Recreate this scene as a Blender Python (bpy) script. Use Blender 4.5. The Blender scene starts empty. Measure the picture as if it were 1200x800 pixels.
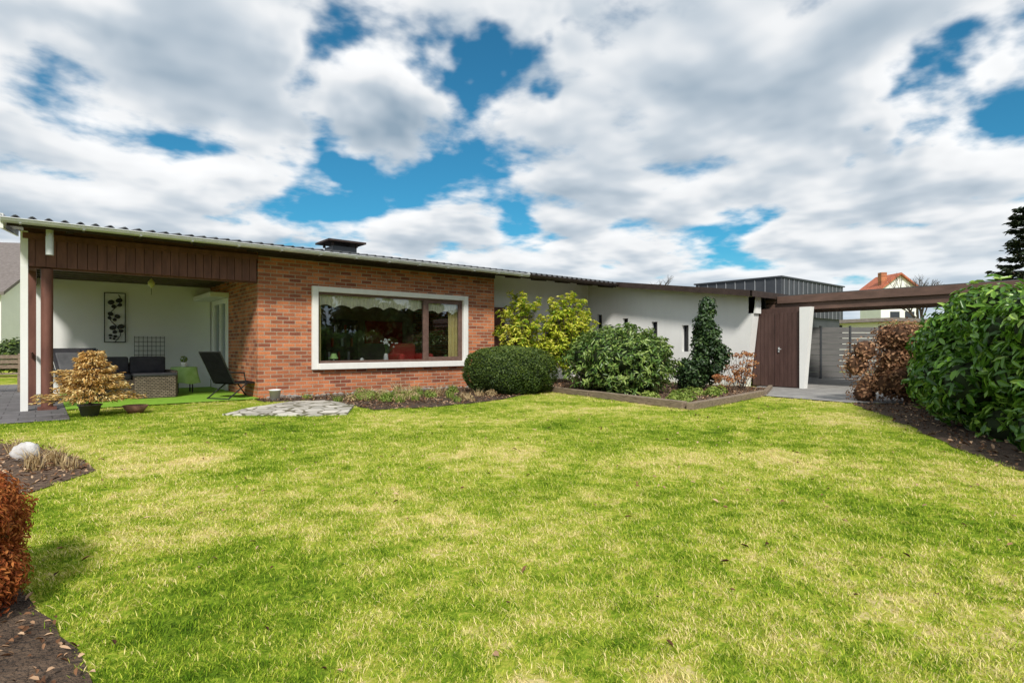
import bpy, math, random
import numpy as np
from mathutils import Vector, Matrix, Euler
random.seed(7); rng=np.random.default_rng(7)
S=bpy.context.scene
COL=S.collection
CAM=(-3.571,-12.68)
# ------------------------------------------------------------------ materials
class NT:
    def __init__(s,name):
        s.m=bpy.data.materials.new(name); s.m.use_nodes=True; s.t=s.m.node_tree; s.t.nodes.clear()
        s.out=s.n('ShaderNodeOutputMaterial')
    def n(s,typ,**k):
        nd=s.t.nodes.new(typ)
        for a,b in k.items(): setattr(nd,a,b)
        return nd
    def l(s,a,b): s.t.links.new(a,b)
def setin(nd,**k):
    for a,b in k.items(): nd.inputs[a.replace('_',' ')].default_value=b
def c4(c): return (c[0],c[1],c[2],1)
def ramp(T,fac,stops):
    r=T.n('ShaderNodeValToRGB'); e=r.color_ramp.elements
    while len(e)<len(stops): e.new(0.5)
    for i,(p,c) in enumerate(stops): e[i].position=p; e[i].color=c4(c)
    T.l(fac,r.inputs['Fac']); return r.outputs['Color']
def noise(T,vec,scale,detail=4,rough=.55,dist=0,out='Fac'):
    n=T.n('ShaderNodeTexNoise'); setin(n,Scale=scale,Detail=detail,Roughness=rough,Distortion=dist)
    if vec is not None: T.l(vec,n.inputs['Vector'])
    return n.outputs[out]
def mth(T,op,a,b=None,clamp=False):
    n=T.n('ShaderNodeMath',operation=op); n.use_clamp=clamp
    for i,x in enumerate((a,b)):
        if x is None: continue
        if isinstance(x,(int,float)): n.inputs[i].default_value=x
        else: T.l(x,n.inputs[i])
    return n.outputs[0]
def pm(name,c1,c2,scale=6,rough=.7,bump=.2,bscale=60,bdist=.01,metal=0,spec=.4,stretch=(1,1,1),streak=0):
    T=NT(name); g=T.n('ShaderNodeNewGeometry'); mp=T.n('ShaderNodeMapping'); mp.inputs['Scale'].default_value=stretch
    T.l(g.outputs['Position'],mp.inputs['Vector'])
    f=noise(T,mp.outputs[0],scale,4,.6)
    if streak:
        m2=T.n('ShaderNodeMapping'); m2.inputs['Scale'].default_value=(5,5,.5); T.l(g.outputs['Position'],m2.inputs['Vector'])
        f=mth(T,'ADD',mth(T,'MULTIPLY',f,1-streak),mth(T,'MULTIPLY',noise(T,m2.outputs[0],1.5,3,.6),streak))
    col=ramp(T,f,[(.3,c1),(.7,c2)])
    b=T.n('ShaderNodeBsdfPrincipled'); T.l(col,b.inputs['Base Color'])
    setin(b,Roughness=rough,Metallic=metal); b.inputs['Specular IOR Level'].default_value=spec
    if bump>0:
        h=noise(T,mp.outputs[0],bscale,2,.6); bn=T.n('ShaderNodeBump'); setin(bn,Strength=bump,Distance=bdist)
        T.l(h,bn.inputs['Height']); T.l(bn.outputs[0],b.inputs['Normal'])
    T.l(b.outputs[0],T.out.inputs[0]); return T.m
def leafmat(name,stops,rough=.45,trans=.25,spec=.4):
    T=NT(name); a=T.n('ShaderNodeAttribute',attribute_name='shade')
    col=ramp(T,a.outputs['Fac'],stops)
    b=T.n('ShaderNodeBsdfPrincipled'); T.l(col,b.inputs['Base Color']); setin(b,Roughness=rough); b.inputs['Specular IOR Level'].default_value=spec
    if trans>.12:
        tr=T.n('ShaderNodeBsdfTranslucent'); T.l(col,tr.inputs['Color'])
        mx=T.n('ShaderNodeMixShader'); mx.inputs[0].default_value=trans
        T.l(b.outputs[0],mx.inputs[1]); T.l(tr.outputs[0],mx.inputs[2]); T.l(mx.outputs[0],T.out.inputs[0])
    else: T.l(b.outputs[0],T.out.inputs[0])
    return T.m
def brickmat():
    T=NT('red_brick'); g=T.n('ShaderNodeNewGeometry'); sp=T.n('ShaderNodeSeparateXYZ'); T.l(g.outputs['Position'],sp.inputs[0])
    cb=T.n('ShaderNodeCombineXYZ'); T.l(mth(T,'ADD',sp.outputs[0],sp.outputs[1]),cb.inputs[0]); T.l(sp.outputs[2],cb.inputs[1])
    br=T.n('ShaderNodeTexBrick'); T.l(cb.outputs[0],br.inputs['Vector']); br.offset=.5
    setin(br,Scale=1,Color1=c4((.68,.215,.075)),Color2=c4((.22,.048,.025)),Mortar=c4((.50,.38,.27)))
    br.inputs['Mortar Size'].default_value=.009; br.inputs['Mortar Smooth'].default_value=.15
    br.inputs['Brick Width'].default_value=.26; br.inputs['Row Height'].default_value=.0836; br.inputs['Bias'].default_value=-.1
    n1=noise(T,g.outputs['Position'],2.2,4); n2=noise(T,g.outputs['Position'],45,3)
    hs=T.n('ShaderNodeHueSaturation'); T.l(br.outputs['Color'],hs.inputs['Color'])
    T.l(mth(T,'ADD',mth(T,'MULTIPLY',n1,.8),mth(T,'MULTIPLY',n2,.9)),hs.inputs['Value']); setin(hs,Saturation=.97)
    b=T.n('ShaderNodeBsdfPrincipled'); T.l(hs.outputs[0],b.inputs['Base Color']); setin(b,Roughness=.8)
    hh=mth(T,'ADD',mth(T,'MULTIPLY',br.outputs['Fac'],-1),mth(T,'MULTIPLY',n2,.4))
    bn=T.n('ShaderNodeBump'); setin(bn,Strength=.8,Distance=.014); T.l(hh,bn.inputs['Height']); T.l(bn.outputs[0],b.inputs['Normal'])
    T.l(b.outputs[0],T.out.inputs[0]); return T.m
def voromat(name,cA,cB,cJ,scale,joint=.04,rough=.8):
    T=NT(name); g=T.n('ShaderNodeNewGeometry')
    nz=T.n('ShaderNodeTexNoise'); setin(nz,Scale=2.5); T.l(g.outputs['Position'],nz.inputs['Vector'])
    va=T.n('ShaderNodeVectorMath',operation='MULTIPLY_ADD'); T.l(nz.outputs['Color'],va.inputs[0]); va.inputs[1].default_value=(.25,.25,0); T.l(g.outputs['Position'],va.inputs[2])
    v=T.n('ShaderNodeTexVoronoi',feature='DISTANCE_TO_EDGE'); setin(v,Scale=scale); T.l(va.outputs[0],v.inputs['Vector'])
    v2=T.n('ShaderNodeTexVoronoi'); setin(v2,Scale=scale); T.l(va.outputs[0],v2.inputs['Vector'])
    sp=T.n('ShaderNodeSeparateColor'); T.l(v2.outputs['Color'],sp.inputs[0])
    f=mth(T,'ADD',mth(T,'MULTIPLY',sp.outputs[0],.7),mth(T,'MULTIPLY',noise(T,g.outputs['Position'],14,5),.5))
    col=ramp(T,f,[(.2,cA),(.9,cB)])
    k=mth(T,'LESS_THAN',v.outputs['Distance'],joint)
    mx=T.n('ShaderNodeMix',data_type='RGBA'); T.l(k,mx.inputs[0]); T.l(col,mx.inputs[6]); mx.inputs[7].default_value=c4(cJ)
    b=T.n('ShaderNodeBsdfPrincipled'); T.l(mx.outputs[2],b.inputs['Base Color']); setin(b,Roughness=rough)
    bn=T.n('ShaderNodeBump'); setin(bn,Strength=.6,Distance=.02); T.l(mth(T,'MINIMUM',v.outputs['Distance'],joint*1.5),bn.inputs['Height']); T.l(bn.outputs[0],b.inputs['Normal'])
    T.l(b.outputs[0],T.out.inputs[0]); return T.m
def tilemat(name,c1,c2,cm,w,h,ms=.008):
    T=NT(name); g=T.n('ShaderNodeNewGeometry')
    br=T.n('ShaderNodeTexBrick'); T.l(g.outputs['Position'],br.inputs['Vector'])
    setin(br,Scale=1,Color1=c4(c1),Color2=c4(c2),Mortar=c4(cm)); br.inputs['Mortar Size'].default_value=ms
    br.inputs['Brick Width'].default_value=w; br.inputs['Row Height'].default_value=h
    hs=T.n('ShaderNodeHueSaturation'); T.l(br.outputs['Color'],hs.inputs['Color']); T.l(mth(T,'ADD',.5,noise(T,g.outputs['Position'],5,6)),hs.inputs['Value'])
    b=T.n('ShaderNodeBsdfPrincipled'); T.l(hs.outputs[0],b.inputs['Base Color']); setin(b,Roughness=.85)
    bn=T.n('ShaderNodeBump'); setin(bn,Strength=.4,Distance=.01); T.l(mth(T,'MULTIPLY',br.outputs['Fac'],-1),bn.inputs['Height']); T.l(bn.outputs[0],b.inputs['Normal'])
    T.l(b.outputs[0],T.out.inputs[0]); return T.m
def grassmat(name,blade):
    T=NT(name); g=T.n('ShaderNodeNewGeometry'); P=g.outputs['Position']
    n1=noise(T,P,.42,3,.6,.5); n2=noise(T,P,3.6,4,.75,.4)
    f=mth(T,'ADD',mth(T,'MULTIPLY',n1,.80),mth(T,'MULTIPLY',n2,.75))
    if blade:
        oi=T.n('ShaderNodeObjectInfo'); at=T.n('ShaderNodeAttribute',attribute_name='shade')
        f=mth(T,'ADD',f,mth(T,'ADD',mth(T,'MULTIPLY',mth(T,'SUBTRACT',oi.outputs['Random'],.5),.20),mth(T,'MULTIPLY',mth(T,'SUBTRACT',at.outputs['Fac'],.5),.34)))
        st=[(.54,(.085,.17,.012)),(.70,(.25,.37,.024)),(.82,(.48,.51,.07)),(.96,(.78,.65,.32))]
    else:
        n3=noise(T,P,22,4,.7)
        f=mth(T,'ADD',f,mth(T,'MULTIPLY',mth(T,'SUBTRACT',n3,.5),.75))
        st=[(.46,(.03,.05,.010)),(.57,(.08,.14,.014)),(.71,(.20,.29,.025)),(.83,(.38,.39,.06)),(.97,(.58,.48,.23))]
    col=ramp(T,f,st)
    b=T.n('ShaderNodeBsdfDiffuse')
    T.l(col,b.inputs['Color'])
    if not blade:
        bn=T.n('ShaderNodeBump'); setin(bn,Strength=.7,Distance=.03); T.l(n3,bn.inputs['Height']); T.l(bn.outputs[0],b.inputs['Normal'])
    T.l(b.outputs[0],T.out.inputs[0])
    return T.m
def glassmat(name,tint=(.8,.85,.85),refl=1.0,base=.04):
    T=NT(name); tr=T.n('ShaderNodeBsdfTransparent'); tr.inputs[0].default_value=c4(tint)
    gl=T.n('ShaderNodeBsdfGlossy'); gl.inputs['Roughness'].default_value=.0; gl.inputs['Color'].default_value=(.9,.95,1,1)
    fr=T.n('ShaderNodeFresnel'); fr.inputs[0].default_value=1.5
    mx=T.n('ShaderNodeMixShader'); T.l(mth(T,'ADD',mth(T,'MULTIPLY',fr.outputs[0],2.0*refl),base,True),mx.inputs[0]); T.l(tr.outputs[0],mx.inputs[1]); T.l(gl.outputs[0],mx.inputs[2])
    T.l(mx.outputs[0],T.out.inputs[0]); return T.m

M={}
M['brick']=brickmat()
M['render']=pm('white_render',(.77,.77,.75),(.85,.85,.83),1.5,.85,.25,90,.004,streak=.35)
M['render_r']=pm('white_render_patio',(.84,.84,.82),(.88,.88,.86),1.5,.85,.2,90,.004)
M['white']=pm('white_paint',(.76,.76,.74),(.84,.83,.8),3,.5,.1,40,.002)
M['stonewhite']=pm('window_surround',(.76,.75,.72),(.84,.83,.80),8,.7,.3,80,.004)
M['brown']=pm('brown_wood',(.11,.042,.031),(.19,.08,.058),9,.6,.3,50,.004,stretch=(1,1,.25))
M['doorbrown']=pm('dark_brown_door',(.065,.034,.028),(.10,.055,.046),9,.6,.3,50,.004,stretch=(1,1,.25))
M['brownh']=pm('brown_wood_horizontal',(.10,.06,.046),(.17,.10,.078),9,.6,.3,50,.004,stretch=(1,.25,1))
M['dark']=pm('dark_brown_wood',(.03,.018,.014),(.055,.035,.028),8,.65,.2,40,.004)
M['ceil']=pm('patio_ceiling_wood',(.10,.08,.07),(.16,.13,.115),8,.65,.2,40,.004)
M['roof']=pm('roof_fibre_cement',(.045,.05,.055),(.09,.095,.10),3,.7,.3,60,.01)
M['gutter']=pm('zinc_gutter',(.50,.52,.52),(.62,.64,.64),5,.4,.05,30,.002,metal=.2)
M['black']=pm('black_metal',(.012,.012,.013),(.03,.03,.03),8,.5,.1,40,.002)
M['clad']=pm('anthracite_cladding',(.055,.06,.07),(.08,.085,.095),2,.45,.05,20,.002,metal=.3)
M['cladseam']=pm('cladding_seam',(.22,.23,.25),(.28,.29,.30),2,.4,0)
M['fence']=pm('grey_fence_panel',(.11,.107,.105),(.16,.155,.15),6,.7,.2,40,.004,stretch=(.3,.3,3))
M['soil']=pm('soil',(.045,.028,.018),(.15,.10,.065),9,.95,1,45,.05)
M['mulch']=pm('bark_mulch',(.07,.04,.026),(.27,.18,.12),22,.95,1,60,.05)
M['timber']=pm('weathered_timber',(.14,.10,.07),(.32,.25,.18),7,.8,.5,60,.006,stretch=(2,1,6))
M['pave']=tilemat('grey_paving',(.32,.31,.29),(.26,.25,.24),(.12,.115,.10),.5,.5)
M['patiotile']=tilemat('patio_tiles',(.15,.14,.145),(.11,.105,.105),(.06,.055,.055),.4,.4)
M['crazy']=voromat('crazy_paving',(.36,.34,.30),(.66,.62,.55),(.14,.13,.08),3.2,.05)
M['carpet']=pm('green_outdoor_carpet',(.18,.36,.02),(.26,.48,.04),10,.95,.5,150,.01)
M['lawn']=grassmat('lawn_soil_and_grass',False)
M['blade']=grassmat('grass_blades',True)
M['rock']=pm('pale_rock',(.45,.43,.42),(.72,.70,.68),9,.85,.5,30,.02)
M['stone']=pm('grey_stone',(.20,.18,.16),(.40,.36,.32),9,.85,.5,30,.02)
M['terracotta']=pm('terracotta',(.16,.08,.055),(.24,.12,.08),6,.8,.1,40,.002)
M['potgrey']=pm('grey_pot',(.07,.065,.06),(.12,.11,.10),6,.8,.1,40,.002)
def wickermat():
    T=NT('brown_grey_wicker'); g=T.n('ShaderNodeNewGeometry'); sp=T.n('ShaderNodeSeparateXYZ'); T.l(g.outputs['Position'],sp.inputs[0])
    cb=T.n('ShaderNodeCombineXYZ'); T.l(mth(T,'ADD',sp.outputs[0],sp.outputs[1]),cb.inputs[0]); T.l(sp.outputs[2],cb.inputs[1])
    br=T.n('ShaderNodeTexBrick'); T.l(cb.outputs[0],br.inputs['Vector']); setin(br,Scale=1,Color1=c4((.27,.205,.155)),Color2=c4((.15,.11,.08)),Mortar=c4((.03,.022,.017)))
    br.inputs['Mortar Size'].default_value=.006; br.inputs['Brick Width'].default_value=.07; br.inputs['Row Height'].default_value=.035
    b=T.n('ShaderNodeBsdfPrincipled'); T.l(br.outputs['Color'],b.inputs['Base Color']); setin(b,Roughness=.6)
    bn=T.n('ShaderNodeBump'); setin(bn,Strength=.8,Distance=.01); T.l(mth(T,'MULTIPLY',br.outputs['Fac'],-1),bn.inputs['Height']); T.l(bn.outputs[0],b.inputs['Normal']); T.l(b.outputs[0],T.out.inputs[0]); return T.m
M['wicker']=wickermat()
M['cushion']=pm('dark_cushion',(.035,.035,.042),(.06,.058,.065),5,.9,.2,200,.003)
M['cushgrey']=pm('grey_cushion',(.10,.10,.11),(.16,.16,.17),5,.9,.2,200,.003)
M['cloth']=pm('green_tablecloth',(.36,.62,.18),(.52,.74,.30),8,.85,.2,60,.01)
M['fabric']=pm('black_lounger_fabric',(.006,.006,.007),(.012,.012,.014),8,.95,.2,120,.003,spec=.1)
M['redfabric']=pm('red_armchair_fabric',(.50,.035,.028),(.60,.08,.06),6,.8,.1,60,.004)
M['inner']=pm('interior_wall',(.38,.32,.24),(.48,.40,.30),2,.9,0)
M['innerfloor']=pm('interior_floor',(.20,.11,.06),(.30,.18,.10),4,.5,0)
M['curtain']=pm('cream_curtain',(.86,.80,.58),(.90,.85,.66),10,.9,.1,60,.004)
M['curtainy']=pm('yellow_curtain',(.80,.66,.26),(.86,.74,.34),10,.9,.1,60,.004)
M['ceram']=pm('white_ceramic',(.8,.8,.78),(.85,.85,.83),4,.3,0)
M['green']=pm('stem_green',(.05,.10,.02),(.10,.18,.04),6,.6,0)
M['bark']=pm('bark',(.05,.035,.025),(.13,.10,.075),14,.9,.6,40,.02,stretch=(1,1,.3))
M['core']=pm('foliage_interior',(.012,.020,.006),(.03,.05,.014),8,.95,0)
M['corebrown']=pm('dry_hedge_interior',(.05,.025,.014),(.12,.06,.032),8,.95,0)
M['glass']=glassmat('window_glass',(.97,.98,.98),.35,.05)
M['darkglass']=pm('dark_slit_glass',(.02,.022,.025),(.03,.03,.035),3,.1,0,spec=.8)
M['redroof']=tilemat('red_roof_tiles',(.50,.15,.08),(.42,.12,.06),(.2,.07,.04),.3,.3)
M['greyroof']=pm('grey_roof_tiles',(.13,.11,.10),(.22,.19,.18),6,.8,.5,20,.02,stretch=(1,1,4))
M['gold']=pm('lantern_glass',(.45,.42,.18),(.6,.58,.3),6,.3,0)
L={}
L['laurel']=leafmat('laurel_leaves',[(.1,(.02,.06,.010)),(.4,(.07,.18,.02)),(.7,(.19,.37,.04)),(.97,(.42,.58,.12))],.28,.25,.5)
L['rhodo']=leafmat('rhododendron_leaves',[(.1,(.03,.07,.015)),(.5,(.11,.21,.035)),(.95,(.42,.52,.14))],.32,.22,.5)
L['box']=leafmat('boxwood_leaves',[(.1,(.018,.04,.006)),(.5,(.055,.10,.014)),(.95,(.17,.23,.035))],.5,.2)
L['varieg']=leafmat('variegated_leaves',[(.1,(.07,.18,.012)),(.4,(.28,.44,.03)),(.65,(.68,.70,.07)),(.95,(.90,.84,.20))],.4,.3)
L['ivy']=leafmat('ivy_leaves',[(.1,(.010,.026,.010)),(.5,(.035,.075,.022)),(.95,(.11,.18,.05))],.4,.15)
L['beech']=leafmat('dry_beech_leaves',[(.1,(.10,.045,.025)),(.5,(.32,.16,.085)),(.95,(.60,.38,.22))],.7,.25,.2)
L['hydr']=leafmat('dry_hydrangea',[(.1,(.16,.05,.02)),(.5,(.46,.18,.07)),(.95,(.68,.42,.2))],.8,.25,.2)
L['rust']=leafmat('rust_conifer_foliage',[(.1,(.12,.022,.008)),(.5,(.42,.11,.03)),(.95,(.65,.28,.08))],.7,.25,.2)
L['gold']=leafmat('golden_spruce_needles',[(.05,(.34,.17,.05)),(.5,(.80,.52,.18)),(.95,(.92,.76,.40))],.7,.3,.2)
L['straw']=leafmat('dry_straw',[(.1,(.20,.12,.05)),(.5,(.52,.38,.19)),(.95,(.80,.66,.40))],.8,.3,.2)
L['litter']=leafmat('fallen_leaves',[(.1,(.06,.025,.012)),(.5,(.24,.12,.06)),(.95,(.55,.38,.24))],.8,.1,.2)
L['treeline']=leafmat('tree_leaves',[(.1,(.02,.04,.012)),(.5,(.06,.11,.03)),(.95,(.16,.22,.05))],.6,.1)
L['conifer']=leafmat('conifer_needles',[(.1,(.008,.015,.008)),(.5,(.02,.035,.018)),(.95,(.05,.07,.03))],.7,.1)
L['groundcover']=leafmat('groundcover_leaves',[(.1,(.05,.11,.01)),(.5,(.20,.30,.04)),(.95,(.42,.48,.12))],.5,.3)

# ------------------------------------------------------------------ mesh helpers
def emp(name,loc=(0,0,0)):
    o=bpy.data.objects.new(name,None); COL.objects.link(o); o.location=loc; o.empty_display_size=.2; return o
class MB:
    def __init__(s): s.v=[]; s.f=[]; s.mi=[]; s.sm=[]
    def add(s,vs,fs,mi=0,sm=False):
        b=len(s.v); s.v+= [tuple(x) for x in vs]
        for f in fs: s.f.append([i+b for i in f]); s.mi.append(mi); s.sm.append(sm)
    def box(s,x0,x1,y0,y1,z0,z1,mi=0,M4=None):
        vs=[Vector((x,y,z)) for z in (z0,z1) for y in (y0,y1) for x in (x0,x1)]
        if M4 is not None: vs=[M4@v for v in vs]
        s.add(vs,[(0,2,3,1),(4,5,7,6),(0,1,5,4),(2,6,7,3),(0,4,6,2),(1,3,7,5)],mi)
    def hexa(s,b,t,mi=0):
        s.add(list(b)+list(t),[(3,2,1,0),(4,5,6,7),(0,1,5,4),(1,2,6,5),(2,3,7,6),(3,0,4,7)],mi)
    def prism(s,poly,z0,z1,mi=0):
        n=len(poly); s.add([(p[0],p[1],z0) for p in poly]+[(p[0],p[1],z1) for p in poly],
          [list(range(n))[::-1],list(range(n,2*n))]+[(i,(i+1)%n,n+(i+1)%n,n+i) for i in range(n)],mi)
    def cyl(s,p,q,r1,r2=None,n=10,mi=0,caps=True):
        r2=r1 if r2 is None else r2; p=Vector(p); q=Vector(q); d=(q-p).normalized()
        a=d.orthogonal().normalized(); b=d.cross(a)
        vs=[];
        for (c,r) in ((p,r1),(q,r2)):
            for i in range(n):
                t=2*math.pi*i/n; vs.append(c+a*r*math.cos(t)+b*r*math.sin(t))
        fs=[(i,(i+1)%n,n+(i+1)%n,n+i) for i in range(n)]
        s.add(vs,fs,mi,True)
        if caps: s.add(vs,[list(range(n))[::-1],list(range(n,2*n))],mi)
    def lathe(s,c,prof,n=16,mi=0):
        vs=[]
        for (r,z) in prof:
            for i in range(n):
                t=2*math.pi*i/n; vs.append((c[0]+r*math.cos(t),c[1]+r*math.sin(t),c[2]+z))
        fs=[]
        for k in range(len(prof)-1):
            for i in range(n): fs.append((k*n+i,k*n+(i+1)%n,(k+1)*n+(i+1)%n,(k+1)*n+i))
        s.add(vs,fs,mi,True)
    def build(s,name,mats,parent=None,bevel=0):
        me=bpy.data.meshes.new(name); me.from_pydata(s.v,[],s.f)
        for m in mats: me.materials.append(m)
        me.polygons.foreach_set('material_index',s.mi); me.polygons.foreach_set('use_smooth',s.sm); me.update()
        o=bpy.data.objects.new(name,me); COL.objects.link(o)
        if parent: o.parent=parent
        if bevel:
            m=o.modifiers.new('b','BEVEL'); m.width=bevel; m.segments=2; m.limit_method='ANGLE'
        return o
def bx(name,x0,x1,y0,y1,z0,z1,mat,parent=None,bevel=0):
    b=MB(); b.box(x0,x1,y0,y1,z0,z1); return b.build(name,[mat],parent,bevel)
def sheet(name,poly,z,mat,parent=None,thick=0):
    b=MB()
    if thick: b.prism(poly,z-thick,z)
    else: b.add([(p[0],p[1],z) for p in poly],[list(range(len(poly)))])
    return b.build(name,[mat],parent)
def norm(a): return a/np.maximum(np.linalg.norm(a,axis=1,keepdims=True),1e-9)
def leaves(name,P,N,Ln,W,mat,parent=None,shade=None,tang=None,fold=.2,curl=.1):
    n=len(P); P=np.asarray(P,float); N=norm(np.asarray(N,float))
    Ln=np.broadcast_to(Ln,(n,)).reshape(n,1)*(.7+.6*rng.random((n,1))); W=np.broadcast_to(W,(n,)).reshape(n,1)*(.75+.5*rng.random((n,1)))
    T=rng.normal(size=(n,3)) if tang is None else np.asarray(tang,float)
    T=norm(T-N*np.sum(T*N,axis=1,keepdims=True)); B=np.cross(N,T)
    base=P-T*Ln*.5; tip=P+T*Ln*.5-N*Ln*curl
    r1=P-T*Ln*.18-B*W*.45+N*W*fold; r2=P+T*Ln*.2-B*W*.38+N*W*fold
    l1=P-T*Ln*.18+B*W*.45+N*W*fold; l2=P+T*Ln*.2+B*W*.38+N*W*fold
    V=np.stack([base,r1,r2,tip,l2,l1],1).reshape(-1,3)
    off=(np.arange(n)*6)[:,None]; F=np.concatenate([off+np.array([0,1,2,3]),off+np.array([0,3,4,5])],1).reshape(-1)
    me=bpy.data.meshes.new(name); me.vertices.add(n*6); me.vertices.foreach_set('co',V.ravel())
    me.loops.add(n*8); me.loops.foreach_set('vertex_index',F.astype(np.int32))
    me.polygons.add(n*2); me.polygons.foreach_set('loop_start',(np.arange(n*2)*4).astype(np.int32)); me.polygons.foreach_set('loop_total',np.full(n*2,4,np.int32))
    me.update(calc_edges=True); me.validate()
    if shade is None: shade=rng.random(n)
    a=me.attributes.new('shade','FLOAT','POINT'); a.data.foreach_set('value',np.repeat(shade,6).astype(np.float32))
    me.materials.append(mat); o=bpy.data.objects.new(name,me); COL.objects.link(o)
    if parent: o.parent=parent
    return o
def sphdirs(n): return norm(rng.normal(size=(n,3)))
def bush(name,lumps,n,Ln,W,mat,core=None,corescale=.8,up=.4,jit=.6,shell=(.78,1.08),parent=None,cover=.78,zmin=.03):
    par=parent or emp(name,tuple(lumps[0][0][:2])+(0,))
    C=np.array([l[0] for l in lumps],float); R=np.array([l[1] for l in lumps],float)
    pr=R**2/np.sum(R**2); ii=rng.choice(len(R),size=int(n*1.8),p=pr); D=sphdirs(len(ii))
    rr=R[ii]*(shell[0]+(shell[1]-shell[0])*rng.random(len(ii))); P=C[ii]+D*rr[:,None]
    keep=P[:,2]>zmin
    for j in range(len(R)):
        dd=np.linalg.norm(P-C[j],axis=1); keep&=~((dd<R[j]*cover)&(ii!=j))
    P=P[keep][:n]; D=D[keep][:n]; ii=ii[keep][:n]
    N=D+jit*rng.normal(size=D.shape)*.6+np.array([0,0,up])
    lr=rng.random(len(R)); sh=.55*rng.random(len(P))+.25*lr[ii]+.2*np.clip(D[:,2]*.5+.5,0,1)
    off=np.array(par.location)
    leaves(name+'_foliage',P-off,N,Ln,W,mat,par,sh)
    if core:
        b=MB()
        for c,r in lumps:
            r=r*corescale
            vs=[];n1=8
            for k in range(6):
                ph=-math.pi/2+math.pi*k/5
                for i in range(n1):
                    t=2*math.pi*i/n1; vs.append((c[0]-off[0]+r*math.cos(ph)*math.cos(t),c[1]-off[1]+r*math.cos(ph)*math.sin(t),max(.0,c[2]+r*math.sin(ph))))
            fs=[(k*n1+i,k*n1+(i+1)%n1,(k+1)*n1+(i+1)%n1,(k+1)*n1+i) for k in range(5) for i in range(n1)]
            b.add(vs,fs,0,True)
        b.build(name+'_dark_core',[core],par)  # dark inner lumps, added to stop light showing through the foliage
    return par
def shoots(name,blobs,n,per,Ln,W,mat,parent=None,whorl=.09,base=None,stem=M['bark'],rmin=.55,rmax=1.12):
    """loose shrub: woody shoots ending in whorls of leaves. blobs: (center, radii)"""
    c0=blobs[0][0]; par=parent or emp(name,(c0[0],c0[1],0)); off=np.array(par.location)
    b=MB(); P=[];N=[];Tn=[];Sh=[]
    for i in range(n):
        c,rad=blobs[i%len(blobs)]
        d=sphdirs(1)[0]; k=random.uniform(rmin,rmax) if random.random()>.25 else random.uniform(.2,rmin)
        q=np.array([c[0]+d[0]*rad[0]*k,c[1]+d[1]*rad[1]*k,max(.08,c[2]+d[2]*rad[2]*k)])-off
        s0=np.array([c[0]*.85+.15*(q[0]+off[0]),c[1]*.85+.15*(q[1]+off[1]),max(.05,c[2]-rad[2]*.7)])-off
        b.cyl(s0,q,.010,.004,4,0,False)
        ax=q-s0; ax/=np.linalg.norm(ax)+1e-9; ls=random.random()
        ax2=norm((ax+np.array([0,0,.6]))[None])[0]
        for j in range(per):
            f=random.random(); r=sphdirs(1)[0]; r=r-ax2*np.dot(r,ax2); r/=np.linalg.norm(r)+1e-9
            t=r+ax2*random.uniform(-.2,.7)
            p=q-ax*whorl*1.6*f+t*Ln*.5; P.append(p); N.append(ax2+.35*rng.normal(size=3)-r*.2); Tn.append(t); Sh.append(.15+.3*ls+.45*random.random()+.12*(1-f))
    b.build(name+'_stems',[stem],par); leaves(name+'_shoots',np.array(P),np.array(N),Ln,W,mat,par,np.array(Sh),tang=np.array(Tn),curl=.18)
    return par
def ell_lumps(c,rad,n,r,low=-.3,filled=True):
    out=[]
    for i in range(n):
        while True:
            d=sphdirs(1)[0]
            if d[2]>low: break
        rr=r*random.uniform(.75,1.25); k=[max(.0,rad[j]-rr) for j in range(3)]
        out.append(((c[0]+d[0]*k[0],c[1]+d[1]*k[1],max(rr*.5,c[2]+d[2]*k[2])),rr))
    return out
def inpoly(x,y,poly):
    n=len(poly); ins=np.zeros(x.shape,bool); j=n-1
    for i in range(n):
        xi,yi=poly[i]; xj,yj=poly[j]
        c=((yi>y)!=(yj>y))&(x<(xj-xi)*(y-yi)/((yj-yi)+1e-12)+xi); ins^=c; j=i
    return ins
def wob(poly,amp,seg=.35):
    out=[]; n=len(poly)
    for i in range(n):
        a=Vector(poly[i]); b=Vector(poly[(i+1)%n]); k=max(1,int((b-a).length/seg))
        for j in range(k):
            p=a.lerp(b,j/k); out.append((p.x+random.uniform(-amp,amp),p.y+random.uniform(-amp,amp)))
    return out
def scatter(poly,n):
    xs=[p[0] for p in poly]; ys=[p[1] for p in poly]
    x=rng.uniform(min(xs),max(xs),n*3); y=rng.uniform(min(ys),max(ys),n*3); k=inpoly(x,y,poly); return np.stack([x[k],y[k]],1)[:n]

# ------------------------------------------------------------------ ground
sheet('ground',[(-250,-250),(250,-250),(250,250),(-250,250)],0,M['lawn'])
P_patio=[(-3.2,-.25),(0,-.25),(0,4.3),(-3.2,4.3)]
P_tiles=[(-7,-1.9),(-3.2,-1.9),(-3.2,9),(-7,9)]
P_crazy=wob([(-1.30,-2.75),(-.2,-3.75),(.30,-3.9),(.85,-2.9),(.85,-1.5),(.3,-1.35),(-.6,-1.9)],.05)
P_bed=wob([(-.1,-.95),(-.15,-.1),(6.3,-.02),(6.3,-2.0),(4.2,-3.3),(3.0,-3.75),(1.6,-3.85),(.9,-3.6),(1.0,-2.6),(.9,-1.4)],.07)
P_mulch=[(6.2,-1.9),(5.15,-7.0),(8.8,-6.5),(11.2,-5.5),(11.25,.95),(6.4,.95)]
P_drive=[(8.75,-6.55),(8.5,-8.4),(11.5,-12),(19,-12),(19,-3),(13.2,-4.5),(13.2,-4.9),(11.2,-5.1),(11.1,-5.5)]
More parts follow.
